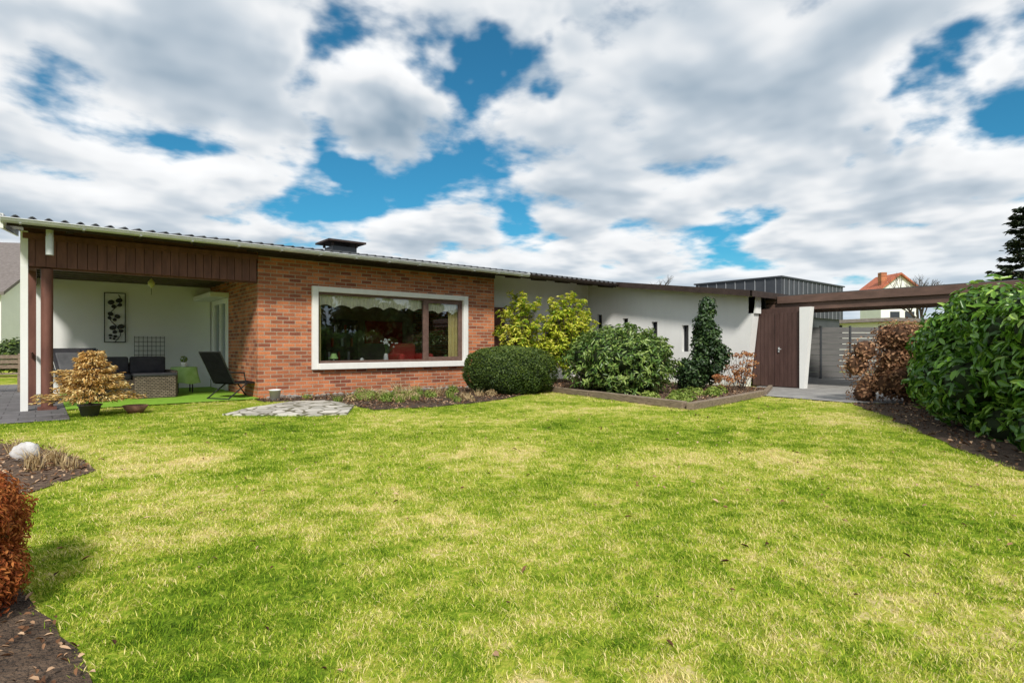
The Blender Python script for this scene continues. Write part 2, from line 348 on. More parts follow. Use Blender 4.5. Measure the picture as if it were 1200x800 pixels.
P_hedge=wob([(8.5,-8.4),(6.7,-9.55),(5.1,-10.45),(3.5,-11.4),(1.2,-13.2),(-.5,-16),(6,-19),(11.4,-12)],.06)
P_lbed=wob([(-3.9,-4.0),(-3.45,-4.9),(-3.2,-5.9),(-3.2,-6.5),(-3.5,-6.95),(-3.85,-7.5),(-6,-8.0),(-6,-4)],.04)
P_lbed2=wob([(-4.0,-8.7),(-3.72,-9.0),(-3.60,-9.45),(-3.50,-9.95),(-3.41,-10.4),(-3.40,-10.9),(-3.6,-12),(-6,-12),(-6,-8.5)],.025,.15)
sheet('patio_paving',P_tiles,.012,M['patiotile'])
sheet('patio_carpet',P_patio,.022,M['carpet'])
sheet('crazy_paving_terrace',P_crazy,.03,M['crazy'],None,.029)
sheet('flower_bed_soil',P_bed,.012,M['soil'])
sheet('shrub_bed_mulch',P_mulch,.016,M['mulch'])
sheet('driveway_paving',P_drive,.02,M['pave'])
sheet('hedge_bed_soil',P_hedge,.008,M['soil'])
sheet('garden_bed_soil',P_lbed,.008,M['mulch'])
sheet('garden_bed_soil',P_lbed2,.008,M['soil'])
b=MB()
def beam(p,q,w,h,z0=0,mi=0):
    p=Vector((*p,0)); q=Vector((*q,0)); d=(q-p); l=d.length; a=math.atan2(d.y,d.x)
    b.box(0,l,-w/2,w/2,z0,z0+h,mi,Matrix.Translation(p)@Matrix.Rotation(a,4,'Z'))
beam((6.2,-1.85),(5.72,-4.2),.13,.13); beam((5.70,-4.25),(5.15,-6.95),.13,.14); beam((5.1,-7.08),(7.0,-6.83),.13,.13); beam((7.03,-6.82),(8.9,-6.5),.13,.13); beam((8.95,-6.5),(11.1,-5.6),.1,.1)
b.build('timber_bed_edging',[M['timber']],None,.012)

# ------------------------------------------------------------------ grass
excl=[P_patio,P_tiles,P_crazy,P_bed,P_mulch,P_drive,P_hedge,P_lbed,P_lbed2]
pts=[];scl=[]
for (r0,r1,den,sc) in ((.8,2.6,1500,.85),(2.6,4.5,900,.95),(4.5,7.5,420,1.1),(7.5,11,170,1.25),(11,15,60,1.4)):
    A=math.pi*(r1*r1-r0*r0)*(106/360); n=int(A*den)
    r=np.sqrt(rng.uniform(r0*r0,r1*r1,n)); th=math.radians(50.2)+rng.uniform(-math.radians(53),math.radians(53),n)
    x=CAM[0]+r*np.cos(th); y=CAM[1]+r*np.sin(th)
    k=(x<11.2)&(y<0)&(y>-18)&(x>-9)
    for p in excl: k&=~inpoly(x,y,p)
    pts.append(np.stack([x[k],y[k]],1)); scl.append(np.full(k.sum(),sc))
pts=np.concatenate(pts); scl=np.concatenate(scl)*(.6+.7*rng.random(len(pts)))
me=bpy.data.meshes.new('grass'); me.vertices.add(len(pts)); me.vertices.foreach_set('co',np.concatenate([pts,np.full((len(pts),1),.0)],1).ravel())
a=me.attributes.new('sc','FLOAT','POINT'); a.data.foreach_set('value',scl.astype(np.float32))
grass=bpy.data.objects.new('grass',me); COL.objects.link(grass)
def tuft(name,n,rad,h,w,mat,lean=.5,parent=None,loc=(0,0,0)):
    vs=[];fs=[];sh=[]
    for i in range(n):
        r=rad*math.sqrt(random.random()); t=random.uniform(0,6.283); px,py=r*math.cos(t),r*math.sin(t)
        t2=random.uniform(0,6.283); hh=h*random.uniform(.55,1.15); ln=lean*hh*random.uniform(.2,1.3)
        dx,dy=math.cos(t2),math.sin(t2); a2=random.uniform(0,6.283); wx,wy=math.cos(a2)*w/2,math.sin(a2)*w/2
        k=len(vs)
        vs+=[(px-wx,py-wy,0),(px+wx,py+wy,0),(px+dx*ln*.35+wx*.8,py+dy*ln*.35+wy*.8,hh*.6),(px+dx*ln*.35-wx*.8,py+dy*ln*.35-wy*.8,hh*.6),(px+dx*ln,py+dy*ln,hh)]
        fs+=[(k,k+1,k+2,k+3),(k+3,k+2,k+4)]; s=random.random(); sh+=[s]*5
    m=bpy.data.meshes.new(name); m.from_pydata(vs,[],fs); m.materials.append(mat)
    a=m.attributes.new('shade','FLOAT','POINT'); a.data.foreach_set('value',sh)
    o=bpy.data.objects.new(name,m); COL.objects.link(o); o.parent=parent; o.location=loc; return o
clump=tuft('grass_tuft',17,.05,.019,.0034,M['blade'],1.2,grass,(-2.5,-9,0))
ng=bpy.data.node_groups.new('grass_scatter','GeometryNodeTree')
ng.interface.new_socket('Geometry',in_out='INPUT',socket_type='NodeSocketGeometry'); ng.interface.new_socket('Geometry',in_out='OUTPUT',socket_type='NodeSocketGeometry')
gi=ng.nodes.new('NodeGroupInput'); go=ng.nodes.new('NodeGroupOutput'); io=ng.nodes.new('GeometryNodeInstanceOnPoints'); oi=ng.nodes.new('GeometryNodeObjectInfo')
oi.inputs['Object'].default_value=clump; oi.transform_space='ORIGINAL'
rv=ng.nodes.new('FunctionNodeRandomValue'); rv.data_type='FLOAT_VECTOR'; rv.inputs[0].default_value=(-.15,-.15,0); rv.inputs[1].default_value=(.15,.15,6.283)
at=ng.nodes.new('GeometryNodeInputNamedAttribute'); at.data_type='FLOAT'; at.inputs['Name'].default_value='sc'
ng.links.new(gi.outputs[0],io.inputs['Points']); ng.links.new(oi.outputs['Geometry'],io.inputs['Instance']); ng.links.new(rv.outputs[0],io.inputs['Rotation']); ng.links.new(at.outputs[0],io.inputs['Scale']); ng.links.new(io.outputs[0],go.inputs[0])
md=grass.modifiers.new('gn','NODES'); md.node_group=ng
def litter(name,poly,n,size,mat,z=.02,zr=.03,parent=None,flat=.35):
    p=scatter(poly,n); P=np.concatenate([p,z+zr*rng.random((len(p),1))],1); N=np.array([0,0,1.])+flat*rng.normal(size=P.shape)
    return leaves(name,P,N,size*(.5+.9*rng.random(len(P))),size*.5,mat,parent,fold=.25)
litter('fallen_leaves',[(-4,-11.5),(2,-12.3),(8,-9),(8,-7),(4,-4),(-3,-3)],380,.036,L['litter'],.018,.012)
litter('leaf_litter',P_lbed,1800,.045,L['litter'],.012,.05)
litter('leaf_litter',P_lbed2,2600,.03,L['litter'],.01,.03)
litter('leaf_litter',P_bed,2600,.05,L['litter'],.015,.04)
litter('leaf_litter',P_mulch,5000,.05,L['litter'],.018,.03)
litter('leaf_litter',P_hedge,5000,.055,L['litter'],.01,.04)

# ------------------------------------------------------------------ house
def rz(v): return 3.15+.135*(v+.75)
H=emp('bungalow_house')
W0,W1,WZ0,WZ1=1.28,5.26,.72,2.34
b=MB(); t=.30
b.box(0,W0-.1,0,t,0,3.17); b.box(W1+.1,6.34,0,t,0,3.17); b.box(W0-.1,W1+.1,0,t,0,WZ0-.1); b.box(W0-.1,W1+.1,0,t,WZ1+.1,3.17)
b.box(0,t,t,2.42,0,3.19); b.box(0,t,2.42,4.3,2.42,3.4)
b.box(6.04,6.34,t,9,0,3.2)
b.build('brick_wall',[M['brick']],H)
b=MB(); b.box(-3.75,.0,4.3,4.55,0,3.3); b.box(.02,.28,2.423,2.66,0,2.42);b.box(.02,.28,3.98,4.299,0,2.42)
b.build('patio_back_wall',[M['render_r']],H)
b=MB(); b.box(0.0,.1,2.66,2.74,.02,2.3); b.box(0,.1,3.90,3.98,.02,2.3); b.box(0,.1,2.74,3.90,2.18,2.3); b.box(0,.1,2.74,3.9,.02,.16);b.box(0,.1,3.25,3.33,.16,2.18)
b.build('patio_door_frame',[M['white']],H,.008)
bx('patio_door_glass',.05,.06,2.74,3.9,.16,2.18,M['glass'],H)
bx('door_canopy',-.42,.0,2.35,4.28,2.30,2.41,M['white'],H,.01)
b=MB(); y0=-.07
b.box(W0-.14,W0,y0,.1,WZ0-.14,WZ1+.12); b.box(W1,W1+.14,y0,.1,WZ0-.14,WZ1+.12); b.box(W0,W1,y0,.1,WZ1,WZ1+.12); b.box(W0,W1,y0-.05,.1,WZ0-.14,WZ0)
b.build('window_surround',[M['stonewhite']],H,.01)
b=MB(); fw=.055; y0,y1=.02,.09
mu=4.10
b.box(W0,W1,y0,y1,WZ1-fw,WZ1); b.box(W0,W1,y0,y1,WZ0,WZ0+fw); b.box(W0,W0+fw,y0,y1,WZ0+fw,WZ1-fw); b.box(W1-fw,W1,y0,y1,WZ0+fw,WZ1-fw); b.box(mu-.05,mu+.05,y0-.01,y1,WZ0+fw,WZ1-fw)
for (a_,c_) in ((mu+.05,W1-fw),):
    b.box(a_,a_+.06,y0+.01,y1-.01,WZ0+fw,WZ1-fw); b.box(c_-.06,c_,y0+.01,y1-.01,WZ0+fw,WZ1-fw); b.box(a_+.06,c_-.06,y0+.01,y1-.01,WZ0+fw,WZ0+fw+.06); b.box(a_+.06,c_-.06,y0+.01,y1-.01,WZ1-fw-.06,WZ1-fw)
b.build('window_frame',[M['brownh']],H,.006)
bx('window_glass',W0+fw,W1-fw,.055,.062,WZ0+fw,WZ1-fw,M['glass'],H)
b=MB(); b.box(.3,6.04,4.0,4.1,0,2.75,0); b.box(.3,6.04,.3,4.0,2.7,2.75,0); b.box(.3,6.04,.3,4.0,.0,.06,1); b.box(.3,.34,2.5,4.0,.06,2.7,0);
b.box(1.2,2.6,3.92,4.0,.9,2.0,3); b.box(2.9,3.9,3.6,3.99,.06,1.9,2); b.box(4.3,5.6,3.93,3.99,1.2,1.9,4)
for k in range(9): b.box(2.96+.1*k,3.02+.1*k,3.56,3.599,.7+.4*(k%3),.95+.4*(k%3),4 if k%2 else 3)
b.build('living_room_interior',[M['inner'],M['innerfloor'],M['brownh'],M['ceram'],M['redfabric']],H)
b=MB(); b.box(W0-.1,W1+.1,.101,.32,WZ0-.10,WZ0-.03); b.build('window_sill',[M['ceram']],H)
def curtain(name,x0,x1,z0,z1,y,amp,wl,mat,scal=0):
    n=int((x1-x0)/wl*8); vs=[];fs=[]
    for i in range(n+1):
        x=x0+(x1-x0)*i/n; yy=y+amp*math.sin(2*math.pi*(x-x0)/wl)
        zz=z0+(scal*abs(math.sin(math.pi*(x-x0)/.42)) if scal else 0)
        vs+=[(x,yy,zz),(x,yy+amp*.3,z1)]
    for i in range(n): fs.append((2*i,2*i+2,2*i+3,2*i+1))
    b=MB(); b.add(vs,fs,0,True); return b.build(name,[mat],H)
curtain('lace_valance',W0+.02,mu-.05,2.00,2.30,.125,.012,.09,M['curtain'],.07)
curtain('lace_valance_side',mu+.05,W1-.02,1.97,2.30,.125,.012,.09,M['curtain'],.07)
curtain('curtain_right',W1-.34,W1-.06,.75,2.3,.19,.03,.10,M['curtainy'])
curtain('curtain_left',W0+.02,W0+.16,.75,2.3,.19,.03,.10,M['curtainy'])
b=MB(); b.box(-3.75,0,.12,4.3,2.72,2.76)
for i in range(9): b.box(-3.70,-.02,.35+i*.47,.42+i*.47,2.66,2.719)
b.build('patio_ceiling',[M['ceil']],H)
b=MB(); n=26; w=3.72/n
for i in range(n):
    x=-3.75+w*i; b.box(x+.004,x+w-.004,-.02,.06,2.47,2.98)
b.box(-3.76,-.005,.06,.13,2.44,3.16); b.box(-3.77,-.005,-.045,-.021,2.93,3.03)
b.build('patio_fascia_boards',[M['brown']],H)
b=MB(); b.box(0.005,6.35,-.03,-.003,3.02,3.15); b.build('wall_plate',[M['dark']],H)
b=MB(); b.cyl((-3.45,.06,0),(-3.45,.06,2.44),.085,n=16); b.box(-3.58,-3.32,-.07,.19,0,.06)
b.build('patio_post',[M['brown']],H)
b=MB(); 
for v in (1.2,2.3,3.3): b.box(-3.72,-3.60,v,v+.12,0,2.7)
b.box(-3.73,-3.59,.13,4.3,2.5,2.7); b.box(-3.67,-3.65,.3,4.2,.9,1.0)
b.build('patio_side_posts',[M['brown']],H)
b=MB(); b.box(-3.80,-3.70,-.05,.12,0,2.46); b.box(-3.80,-3.7,-.04,.12,2.46,3.05); b.build('patio_corner_pier',[M['render']],H)
b=MB(); b.cyl((-3.42,-.5,2.92),(-3.42,-.5,3.05),.05,n=14); b.cyl((-3.42,-.5,2.62),(-3.42,-.5,2.92),.055,n=14); b.cyl((-3.42,-.5,3.05),(-3.42,-.75,3.1),.045,n=12); b.build('downpipe',[M['gutter']],H)
def corrug(name,x0,x1,y0,y1,wl,amp,mat,ny=14):
    n=int((x1-x0)/wl*8); vs=[];fs=[]
    ys=[y0+(y1-y0)*j/ny for j in range(ny+1)]
    for j,y in enumerate(ys):
        for i in range(n+1):
            x=x0+(x1-x0)*i/n; vs.append((x,y,rz(y)+amp*math.sin(2*math.pi*x/wl)))
    for j in range(ny):
        for i in range(n): a=j*(n+1)+i; fs.append((a,a+1,a+n+2,a+n+1))
    k=len(vs)
    for i in range(n+1): v=vs[i]; vs.append((v[0],v[1]+.002,v[2]-.02))
    for i in range(n): fs.append((i+1,i,k+i,k+i+1))
    b=MB(); b.add(vs,fs,0,True); return b.build(name,[mat],H)
corrug('roof_corrugated_sheets',-4.02,10.75,-.80,8.6,.205,.034,M['roof'])
corrug('wing_roof_sheets',10.75,19,-5.25,8.6,.205,.02,M['roof'])
b=MB()
def slab(x0,x1,y0,y1,d0,d1,mi=0):
    b.hexa([(x0,y0,rz(y0)-d1),(x1,y0,rz(y0)-d1),(x1,y1,rz(y1)-d1),(x0,y1,rz(y1)-d1)],[(x0,y0,rz(y0)-d0),(x1,y0,rz(y0)-d0),(x1,y1,rz(y1)-d0),(x0,y1,rz(y1)-d0)],mi)
slab(-3.95,10.75,-.70,8.5,.045,.07)
for i in range(15):
    x=-3.2+i*.99
    slab(x,x+.09,-.62,-.035,.071,.17)
slab(-3.95,10.75,-.735,-.70,.05,.15)
b.build('eaves_soffit',[M['dark']],H)
b=MB(); slab(-4.03,-3.985,-.83,8.5,-.03,.20); b.build('verge_board',[M['white']],H)
b=MB(); slab(-3.985,-3.8,-.73,4.5,.075,.09); b.build('verge_soffit',[M['white']],H)
b=MB(); slab(10.70,10.745,-5.3,-.82,-.03,.13); slab(10.70,13.4,-5.33,-5.26,-.03,.13); slab(10.76,13.4,-5.25,8.5,.03,.06); b.build('wing_roof_trim',[M['dark']],H)
b=MB()
def gut(x0,x1,y,z,r,axis='x'):
    n=10; vs=[];fs=[]
    for x in (x0,x1):
        for rr in (r,r-.008):
            for i in range(n+1):
                t=math.pi+math.pi*i/n; vs.append((x,y+rr*math.cos(t),z+rr*math.sin(t)))
    m=n+1
    for i in range(n):
        fs.append((i,i+1,2*m+i+1,2*m+i)); fs.append((m+i+1,m+i,3*m+i,3*m+i+1))
    fs.append((0,2*m,3*m,m)); fs.append((n,m+n,3*m+n,2*m+n))
    b.add(vs,fs,0,True)
    b.cyl((x0,y-r,z),(x1,y-r,z),.012,n=8)
    for x in (x0,x1): b.cyl((x,y,z-.001),(x+.004,y,z-.001),r*.98,n=16)
gut(-4.02,6.9,-.835,3.10,.07)
for i in range(14):
    x=-3.8+i*.8; b.box(x,x+.03,-.91,-.76,3.0285,3.034)
b.build('gutter',[M['gutter']],H)
b=MB(); gut(6.92,10.68,-.835,3.09,.06); b.build('brown_gutter',[M['dark']],H)
b=MB(); b.box(6.34,11.3,1.0,1.3,0,3.28); b.box(-3.75,6.0,8.6,8.8,0,4.2); b.box(6.34,18.5,8.6,8.8,0,4.2); b.box(-3.75,-3.55,4.56,8.59,0,3.6)
b.box(18.3,18.5,.2,8.59,0,3.2)
slits=[(.455,2.20,.22),(-.67,2.03,.22),(-1.82,1.88,.22),(-2.93,1.74,.22)]
x0,x1=11.3,11.6
def wseg(y0,y1,za=None,zb=None,top=True,y0b=None):
    z0=0 if za is None else za
    yb=y0 if y0b is None else y0b
    t0=rz(y0)-.07 if top else zb; t1=rz(y1)-.07 if top else zb
    b.hexa([(x0,yb,z0),(x1,yb,z0),(x1,y1,z0),(x0,y1,z0)],[(x0,y0,t0),(x1,y0,t0),(x1,y1,t1),(x0,y1,t1)])
cur=.999
for (c,zt,wd) in slits:
    wseg(c+wd/2,cur); wseg(c-wd/2,c+wd/2,0,.95,False); wseg(c-wd/2,c+wd/2,zt,None); cur=c-wd/2
wseg(-5.10,cur,y0b=-4.80)
b.build('white_rendered_walls',[M['render']],H)
b=MB()
for (c,zt,wd) in slits:
    b.box(11.45,11.47,c-wd/2,c+wd/2,.95,zt,0)
    b.box(11.40,11.45,c-wd/2,c-wd/2+.02,.95,zt,1); b.box(11.40,11.45,c+wd/2-.02,c+wd/2,.95,zt,1)
b.build('slit_windows',[M['darkglass'],M['clad']],H)
b=MB(); b.box(6.45,7.5,.94,.999,.0,2.3); b.box(6.55,7.4,.90,.939,.1,2.2); b.build('side_door',[M['brown']],H,.01)
b=MB(); n=12; ys=[-4.86-i*(1.27/n) for i in range(n+1)]
for i in range(n):
    b.box(11.62,11.68,ys[i+1]+.004,ys[i]-.004,.04,2.0)
b.box(11.68,11.74,-6.13,-4.8,.0,2.12)
b.box(11.60,11.619,-5.52,-5.48,.04,2.0)
b.build('shed_double_door',[M['doorbrown']],H)
b=MB(); b.box(11.585,11.615,-5.60,-5.57,.95,1.08); b.cyl((11.57,-5.585,1.03),(11.57,-5.66,1.03),.01); b.build('door_handle',[M['gutter']],H)
b=MB(); b.hexa([(11.55,-6.25,0),(11.75,-6.25,0),(11.75,-6.14,0),(11.55,-6.14,0)],[(11.55,-6.42,2.12),(11.75,-6.42,2.12),(11.75,-6.14,2.12),(11.55,-6.14,2.12)])
b.hexa([(11.76,-6.2,0),(14.0,-5.2,0),(14.0,-5.14,0),(11.76,-6.14,0)],[(11.76,-6.2,2.1),(14.0,-5.2,2.1),(14.0,-5.14,2.1),(11.76,-6.14,2.1)])
b.box(11.3,11.6,-5.1,-4.9,2.0,2.45); b.build('slanted_white_pier',[M['render']],H)
b=MB(); b.box(2.75,3.45,2.7,3.3,3.5,3.92,0); b.box(2.55,3.65,2.5,3.5,4.02,4.07,1)
for x in (2.7,3.4):
    for y in (2.65,3.25): b.box(x,x+.06,y,y+.06,3.92,4.02,1)
b.box(2.85,3.3,2.8,3.2,4.07,4.13,1)
b.build('chimney',[M['clad'],M['dark']],H)

# carport
CP=emp('carport')
b=MB()
b.box(12.0,12.05,-12.2,-5.35,2.27,2.47); b.box(12.07,12.12,-12.15,-5.0,2.08,2.268); b.box(12.03,15.4,-12.25,-12.2,2.1,2.47)
b.build('fascia_boards',[M['brownh']],CP,.006)
b=MB(); b.box(12.06,15.4,-12.19,-5.0,2.30,2.40)
for i in range(6): b.box(12.13+i*.58,12.21+i*.58,-12.1,-5.05,2.16,2.299)
b.build('carport_ceiling',[M['brownh']],CP)
bx('roof_felt',12.01,15.42,-12.22,-5.36,2.472,2.49,M['roof'],CP)
b=MB()
for (x,y) in ((12.3,-9.2),(12.3,-11.9),(15.1,-8.5),(15.1,-11.9)): b.box(x,x+.12,y,y+.12,0,2.16)
b.build('posts',[M['brown']],CP,.01)
MC=emp('metal_clad_extension')
b=MB(); b.box(16.5,22,-3.37,-.0,2.2,3.54); b.box(16.6,21.9,-3.27,-.1,0,2.2); b.build('walls',[M['clad']],MC)
b=MB()
for i in range(9): y=-3.2+i*.38; b.box(16.475,16.5,y,y+.03,2.2,3.52)
for i in range(14): x=16.7+i*.38; b.box(x,x+.03,-3.395,-3.37,2.2,3.52)
b.build('standing_seams',[M['cladseam']],MC)
b=MB(); b.box(16.44,22.06,-3.43,.06,3.54,3.59); b.build('parapet_cap',[M['clad']],MC)

F=emp('panel_fence')
b=MB(); dx,dy=.768,-.64
for s in range(7):
    A=Matrix.Translation((16.1+dx*1.0*s*1.0,-3.9+dy*1.0*s,0))@Matrix.Rotation(math.atan2(dy,dx),4,'Z')
    b.box(-.03,.03,-.03,.03,0,1.80,1,A)
    for k in range(9): b.box(.035,.965,-.012,.012,.06+k*.19,.06+k*.19+.175,0,A)
b.build('panels',[M['fence'],M['clad']],F)

# ------------------------------------------------------------------ garden furniture
SO=emp('wicker_corner_sofa',(-1.9,1.9,0.022))
b=MB(); b.box(-.85,.55,-.35,.35,0,.38,0); b.box(-.85,.55,.35,.50,0,.72,0); b.box(.55,.68,-.35,.5,0,.56,0); b.box(-.98,-.85,-.35,1.6,0,.56,0); b.box(-.85,-.2,.5,1.6,0,.38,0)
b.build('wicker_body',[M['wicker']],SO,.02)
b=MB(); b.box(-.83,-.16,-.33,.34,.382,.5); b.box(-.14,.53,-.33,.34,.382,.5); b.box(-.83,-.16,.2,.348,.5,.86); b.box(-.14,.53,.2,.348,.5,.86); b.build('cushions',[M['cushion']],SO,.04)
TB=emp('wicker_storage_box',(-1.42,1.55,.022)); b=MB(); b.box(-.62,.12,-.3,.2,0,.46,0); b.box(-.64,.14,-.32,.22,.462,.52,1); b.build('box_body',[M['wicker'],M['cushion']],TB,.015)
for k,(x,y,r) in enumerate(((-2.95,1.1,.5),(-2.75,2.4,.2))):
    CH=emp('garden_armchair',(x,y,.022)); CH.rotation_euler=(0,0,r)
    b=MB()
    for sx in (-.28,.28):
        b.cyl((sx,-.28,0),(sx,.25,.62),.014,mi=0); b.cyl((sx,.30,0),(sx,-.25,.62),.014,mi=0); b.cyl((sx,-.3,.62),(sx,.3,.62),.02,mi=0); b.cyl((sx,.18,.4),(sx,.45,1.02),.014,mi=0)
    A=Matrix.Translation((0,.2,.42))@Matrix.Rotation(math.radians(-24),4,'X')
    b.box(-.25,.25,-.06,.0,0,.66,1,A); b.box(-.25,.25,-.28,.2,.38,.45,1)
    b.box(-.22,.22,-.10,-.061,.1,.55,2,A)
    b.build('frame_and_cushion',[M['black'],M['cushion'],M['cushgrey']],CH,.01)
LG=emp('sun_lounger',(-.42,.32,.022)); LG.rotation_euler=(0,0,math.radians(-62)); LG.scale=(1,.82,.95)
b=MB()
for sx in (-.29,.29):
    b.cyl((sx,-.25,.34),(sx,1.05,.30),.016,mi=0); b.cyl((sx,-.25,.34),(sx,-.68,1.02),.016,mi=0)
    b.cyl((sx,-.45,0),(sx,.15,.33),.016,mi=0); b.cyl((sx,.75,.0),(sx,.45,.32),.016,mi=0); b.cyl((sx,-.40,.58),(sx,.05,.56),.018,mi=0); b.cyl((sx,.05,.56),(sx,.1,.33),.014,mi=0)
b.cyl((-.29,-.45,0.012),(.29,-.45,0.012),.014); b.cyl((-.29,.75,.012),(.29,.75,.012),.014); b.cyl((-.29,-.68,1.02),(.29,-.68,1.02),.016)
for i in range(8):
    y0_=-.24+i*.162; b.box(-.275,.275,y0_,y0_+.155,.315,.345,1)
A=Matrix.Translation((0,-.25,.34))@Matrix.Rotation(math.radians(32),4,'X')
b.box(-.275,.275,-.02,.02,.02,.80,1,A); b.box(-.2,.2,.02,.07,.54,.76,1,A)
b.build('frame_and_fabric',[M['black'],M['fabric']],LG,.006)
ST=emp('side_table',(-.92,2.6,.022))
b=MB(); n=32
vs=[];fs=[]
for k,(r,z) in enumerate(((.01,.60),(.24,.60),(.25,.585),(.27,.42),(.30,.22))):
    for i in range(n):
        t_=2*math.pi*i/n; q=r*(1+(.10*math.sin(t_*7) if k>2 else 0)*(k-2)*.7); vs.append((q*math.cos(t_)*1.1,q*math.sin(t_),z-(.02*math.sin(t_*4) if k==4 else 0)))
fs=[(k*n+i,k*n+(i+1)%n,(k+1)*n+(i+1)%n,(k+1)*n+i) for k in range(4) for i in range(n)]
b.add(vs,fs,0,True); 
for (sx,sy) in ((-.15,-.15),(.15,-.15),(.15,.15),(-.15,.15)): b.cyl((sx,sy,0),(sx,sy,.58),.015,mi=1)
b.lathe((0,0,.6),[(.05,0),(.07,.08),(.06,.11)],14,2); b.build('cloth_and_legs',[M['cloth'],M['black'],M['ceram']],ST)
bush('potted_plant_on_table',[((-.92,2.6,.80),.07)],60,.07,.03,L['groundcover'])
WA=emp('butterfly_wall_art',(-2.12,4.27,0))
b=MB(); 
b.box(-.22,-.20,-.02,0,1.20,2.42); b.box(.20,.22,-.02,0,1.20,2.42); b.box(-.2,.2,-.02,0,1.20,1.22); b.box(-.2,.2,-.02,0,2.40,2.42)
pp=[Vector((.12*math.sin(i*.55),-.01,1.22+i*.072)) for i in range(17)]
for p,q in zip(pp[:-1],pp[1:]): b.cyl(p,q,.010,n=6)
def bfly(cx,cz,s,rot):
    for sg in (-1,1):
        for (ex,ez,ew,eh) in ((.5,.35,.42,.34),(.38,-.3,.30,.26)):
            vs=[]
            for i in range(10):
                t_=2*math.pi*i/10; x=sg*(ex+ew*math.cos(t_))*s; z=(ez+eh*math.sin(t_))*s
                vs.append((cx+x*math.cos(rot)-z*math.sin(rot),-.022,cz+x*math.sin(rot)+z*math.cos(rot)))
            b.add(vs,[list(range(10))]); b.add([(v[0],-.012,v[2]) for v in vs],[list(range(10))[::-1]])
bfly(.02,2.15,.17,.3); bfly(-.04,1.82,.15,-.4); bfly(.05,1.52,.17,.2); bfly(-.05,1.33,.10,-.2)
b.build('iron_work',[M['black']],WA)
TR=emp('wire_trellis',(-1.4,4.25,0)); b=MB()
for i in range(8): b.cyl((-.32+i*.092,0,.75),(-.32+i*.092,0,1.36+.0*i),.005,n=5)
for i in range(6): b.cyl((-.33,0,.78+i*.11),(.33,0,.78+i*.11),.005,n=5)
b.build('wires',[M['black']],TR)
HL=emp('hanging_lantern',(-1.72,1.5,0)); b=MB(); b.cyl((0,0,2.56),(0,0,2.72),.004,n=5,mi=1); b.lathe((0,0,2.40),[(.005,-.06),(.06,0),(.07,.06),(.005,.15)],6,0); b.cyl((0,0,2.2),(0,0,2.34),.004,n=5,mi=1)
b.box(-.14,.10,-.10,.10,2.60,2.659,1)
b.build('lantern_body',[M['gold'],M['black']],HL)
SP=emp('golden_spruce',(-2.94,-1.50,0))
b=MB(); b.lathe((0,0,0),[(.0,.0),(.11,0),(.15,.17),(.165,.17),(.165,.19),(.13,.19),(.0,.18)],16,0); b.cyl((0,0,.18),(.02,0,1.02),.022,.006,8,1)
P=[];N=[];Tn=[]
for k in range(9):
    z=.28+k*.088; R=.62*(1-k/9.3)**.9+.05; m=10 if k<6 else 6
    for j in range(m):
        a_=2*math.pi*j/m+k*.7+random.uniform(-.3,.3); R_=R*random.uniform(.6,1.2)
        e=Vector((math.cos(a_)*R_,math.sin(a_)*R_,z+R_*random.uniform(-.15,.16))); s0=Vector((0,0,z-.02)); b.cyl(s0,e,.008,.003,5,1)
        for q in range(70):
            f=.08+.95*random.random()**.8; side=random.uniform(-1,1)*(.36*R_*(1.1-f)+.035)
            p=s0.lerp(e,f)+Vector((-math.sin(a_)*side,math.cos(a_)*side,random.uniform(-.035,.035)))
            P.append(p); N.append(Vector((0,0,1))+Vector((random.gauss(0,.6),random.gauss(0,.6),0))); Tn.append(Vector((math.cos(a_)-math.sin(a_)*side*3,math.sin(a_)+math.cos(a_)*side*3,random.uniform(-.3,.4))))
b.build('pot_and_branches',[M['potgrey'],M['bark']],SP)
leaves('needles',np.array(P),np.array(N),.065,.022,L['gold'],SP,tang=np.array(Tn))
b=MB(); b.lathe((0,0,0),[(0,0),(.10,0),(.19,.13),(.175,.135),(.10,.05),(0,.05)],18); o=b.build('plant_bowl',[M['terracotta']]); o.location=(-2.33,-1.45,.0)
b=MB(); b.lathe((0,0,0),[(0,0),(.09,0),(.11,.2),(.125,.2),(.125,.22),(.1,.22),(.09,.15),(0,.15)],16); o=b.build('white_plant_pot',[M['ceram']]); o.location=(.12,-.75,.012)
b=MB(); b.lathe((3.1,.24,WZ0-.03),[(.03,0),(.06,.08),(.05,.2),(.03,.24)],14,0)
for i in range(6):
    q=Vector((3.1+random.uniform(-.3,.3),.24,1.05+random.uniform(.05,.25))); b.cyl((3.1,.24,.9),q,.006,n=5,mi=1)
    for j in range(4):
        c=q+Vector((random.gauss(0,.05),0,random.gauss(0,.04))); b.lathe(c,[(0,-.02),(.03,0),(0,.02)],6,0)
b.lathe((1.75,.22,WZ0-.03),[(.05,0),(.02,.03),(.02,.12)],12,0); b.lathe((1.75,.22,WZ0+.1),[(.10,0),(.05,.12)],14,2)
b.lathe((2.45,.22,WZ0-.03),[(.04,0),(.06,.06),(.04,.12),(.01,.14)],12,0)
b.lathe((4.85,.22,WZ0-.03),[(.05,0),(.06,.02),(.055,.16),(.02,.2)],12,1)
b.lathe((4.6,.22,WZ0-.03),[(.04,0),(.05,.06),(.02,.1)],12,0)
b.build('window_sill_decorations',[M['ceram'],M['green'],M['cloth']],H)
b=MB(); b.box(3.75,4.5,.5,1.25,.1,.5); b.box(3.75,4.5,1.15,1.35,.5,1.2); b.box(3.6,3.8,.45,1.3,.1,.92); b.box(4.45,4.65,.45,1.3,.1,.92)
b.build('red_armchair',[M['redfabric']],H,.08)
b=MB(); vs=[];n1=16;n2=10
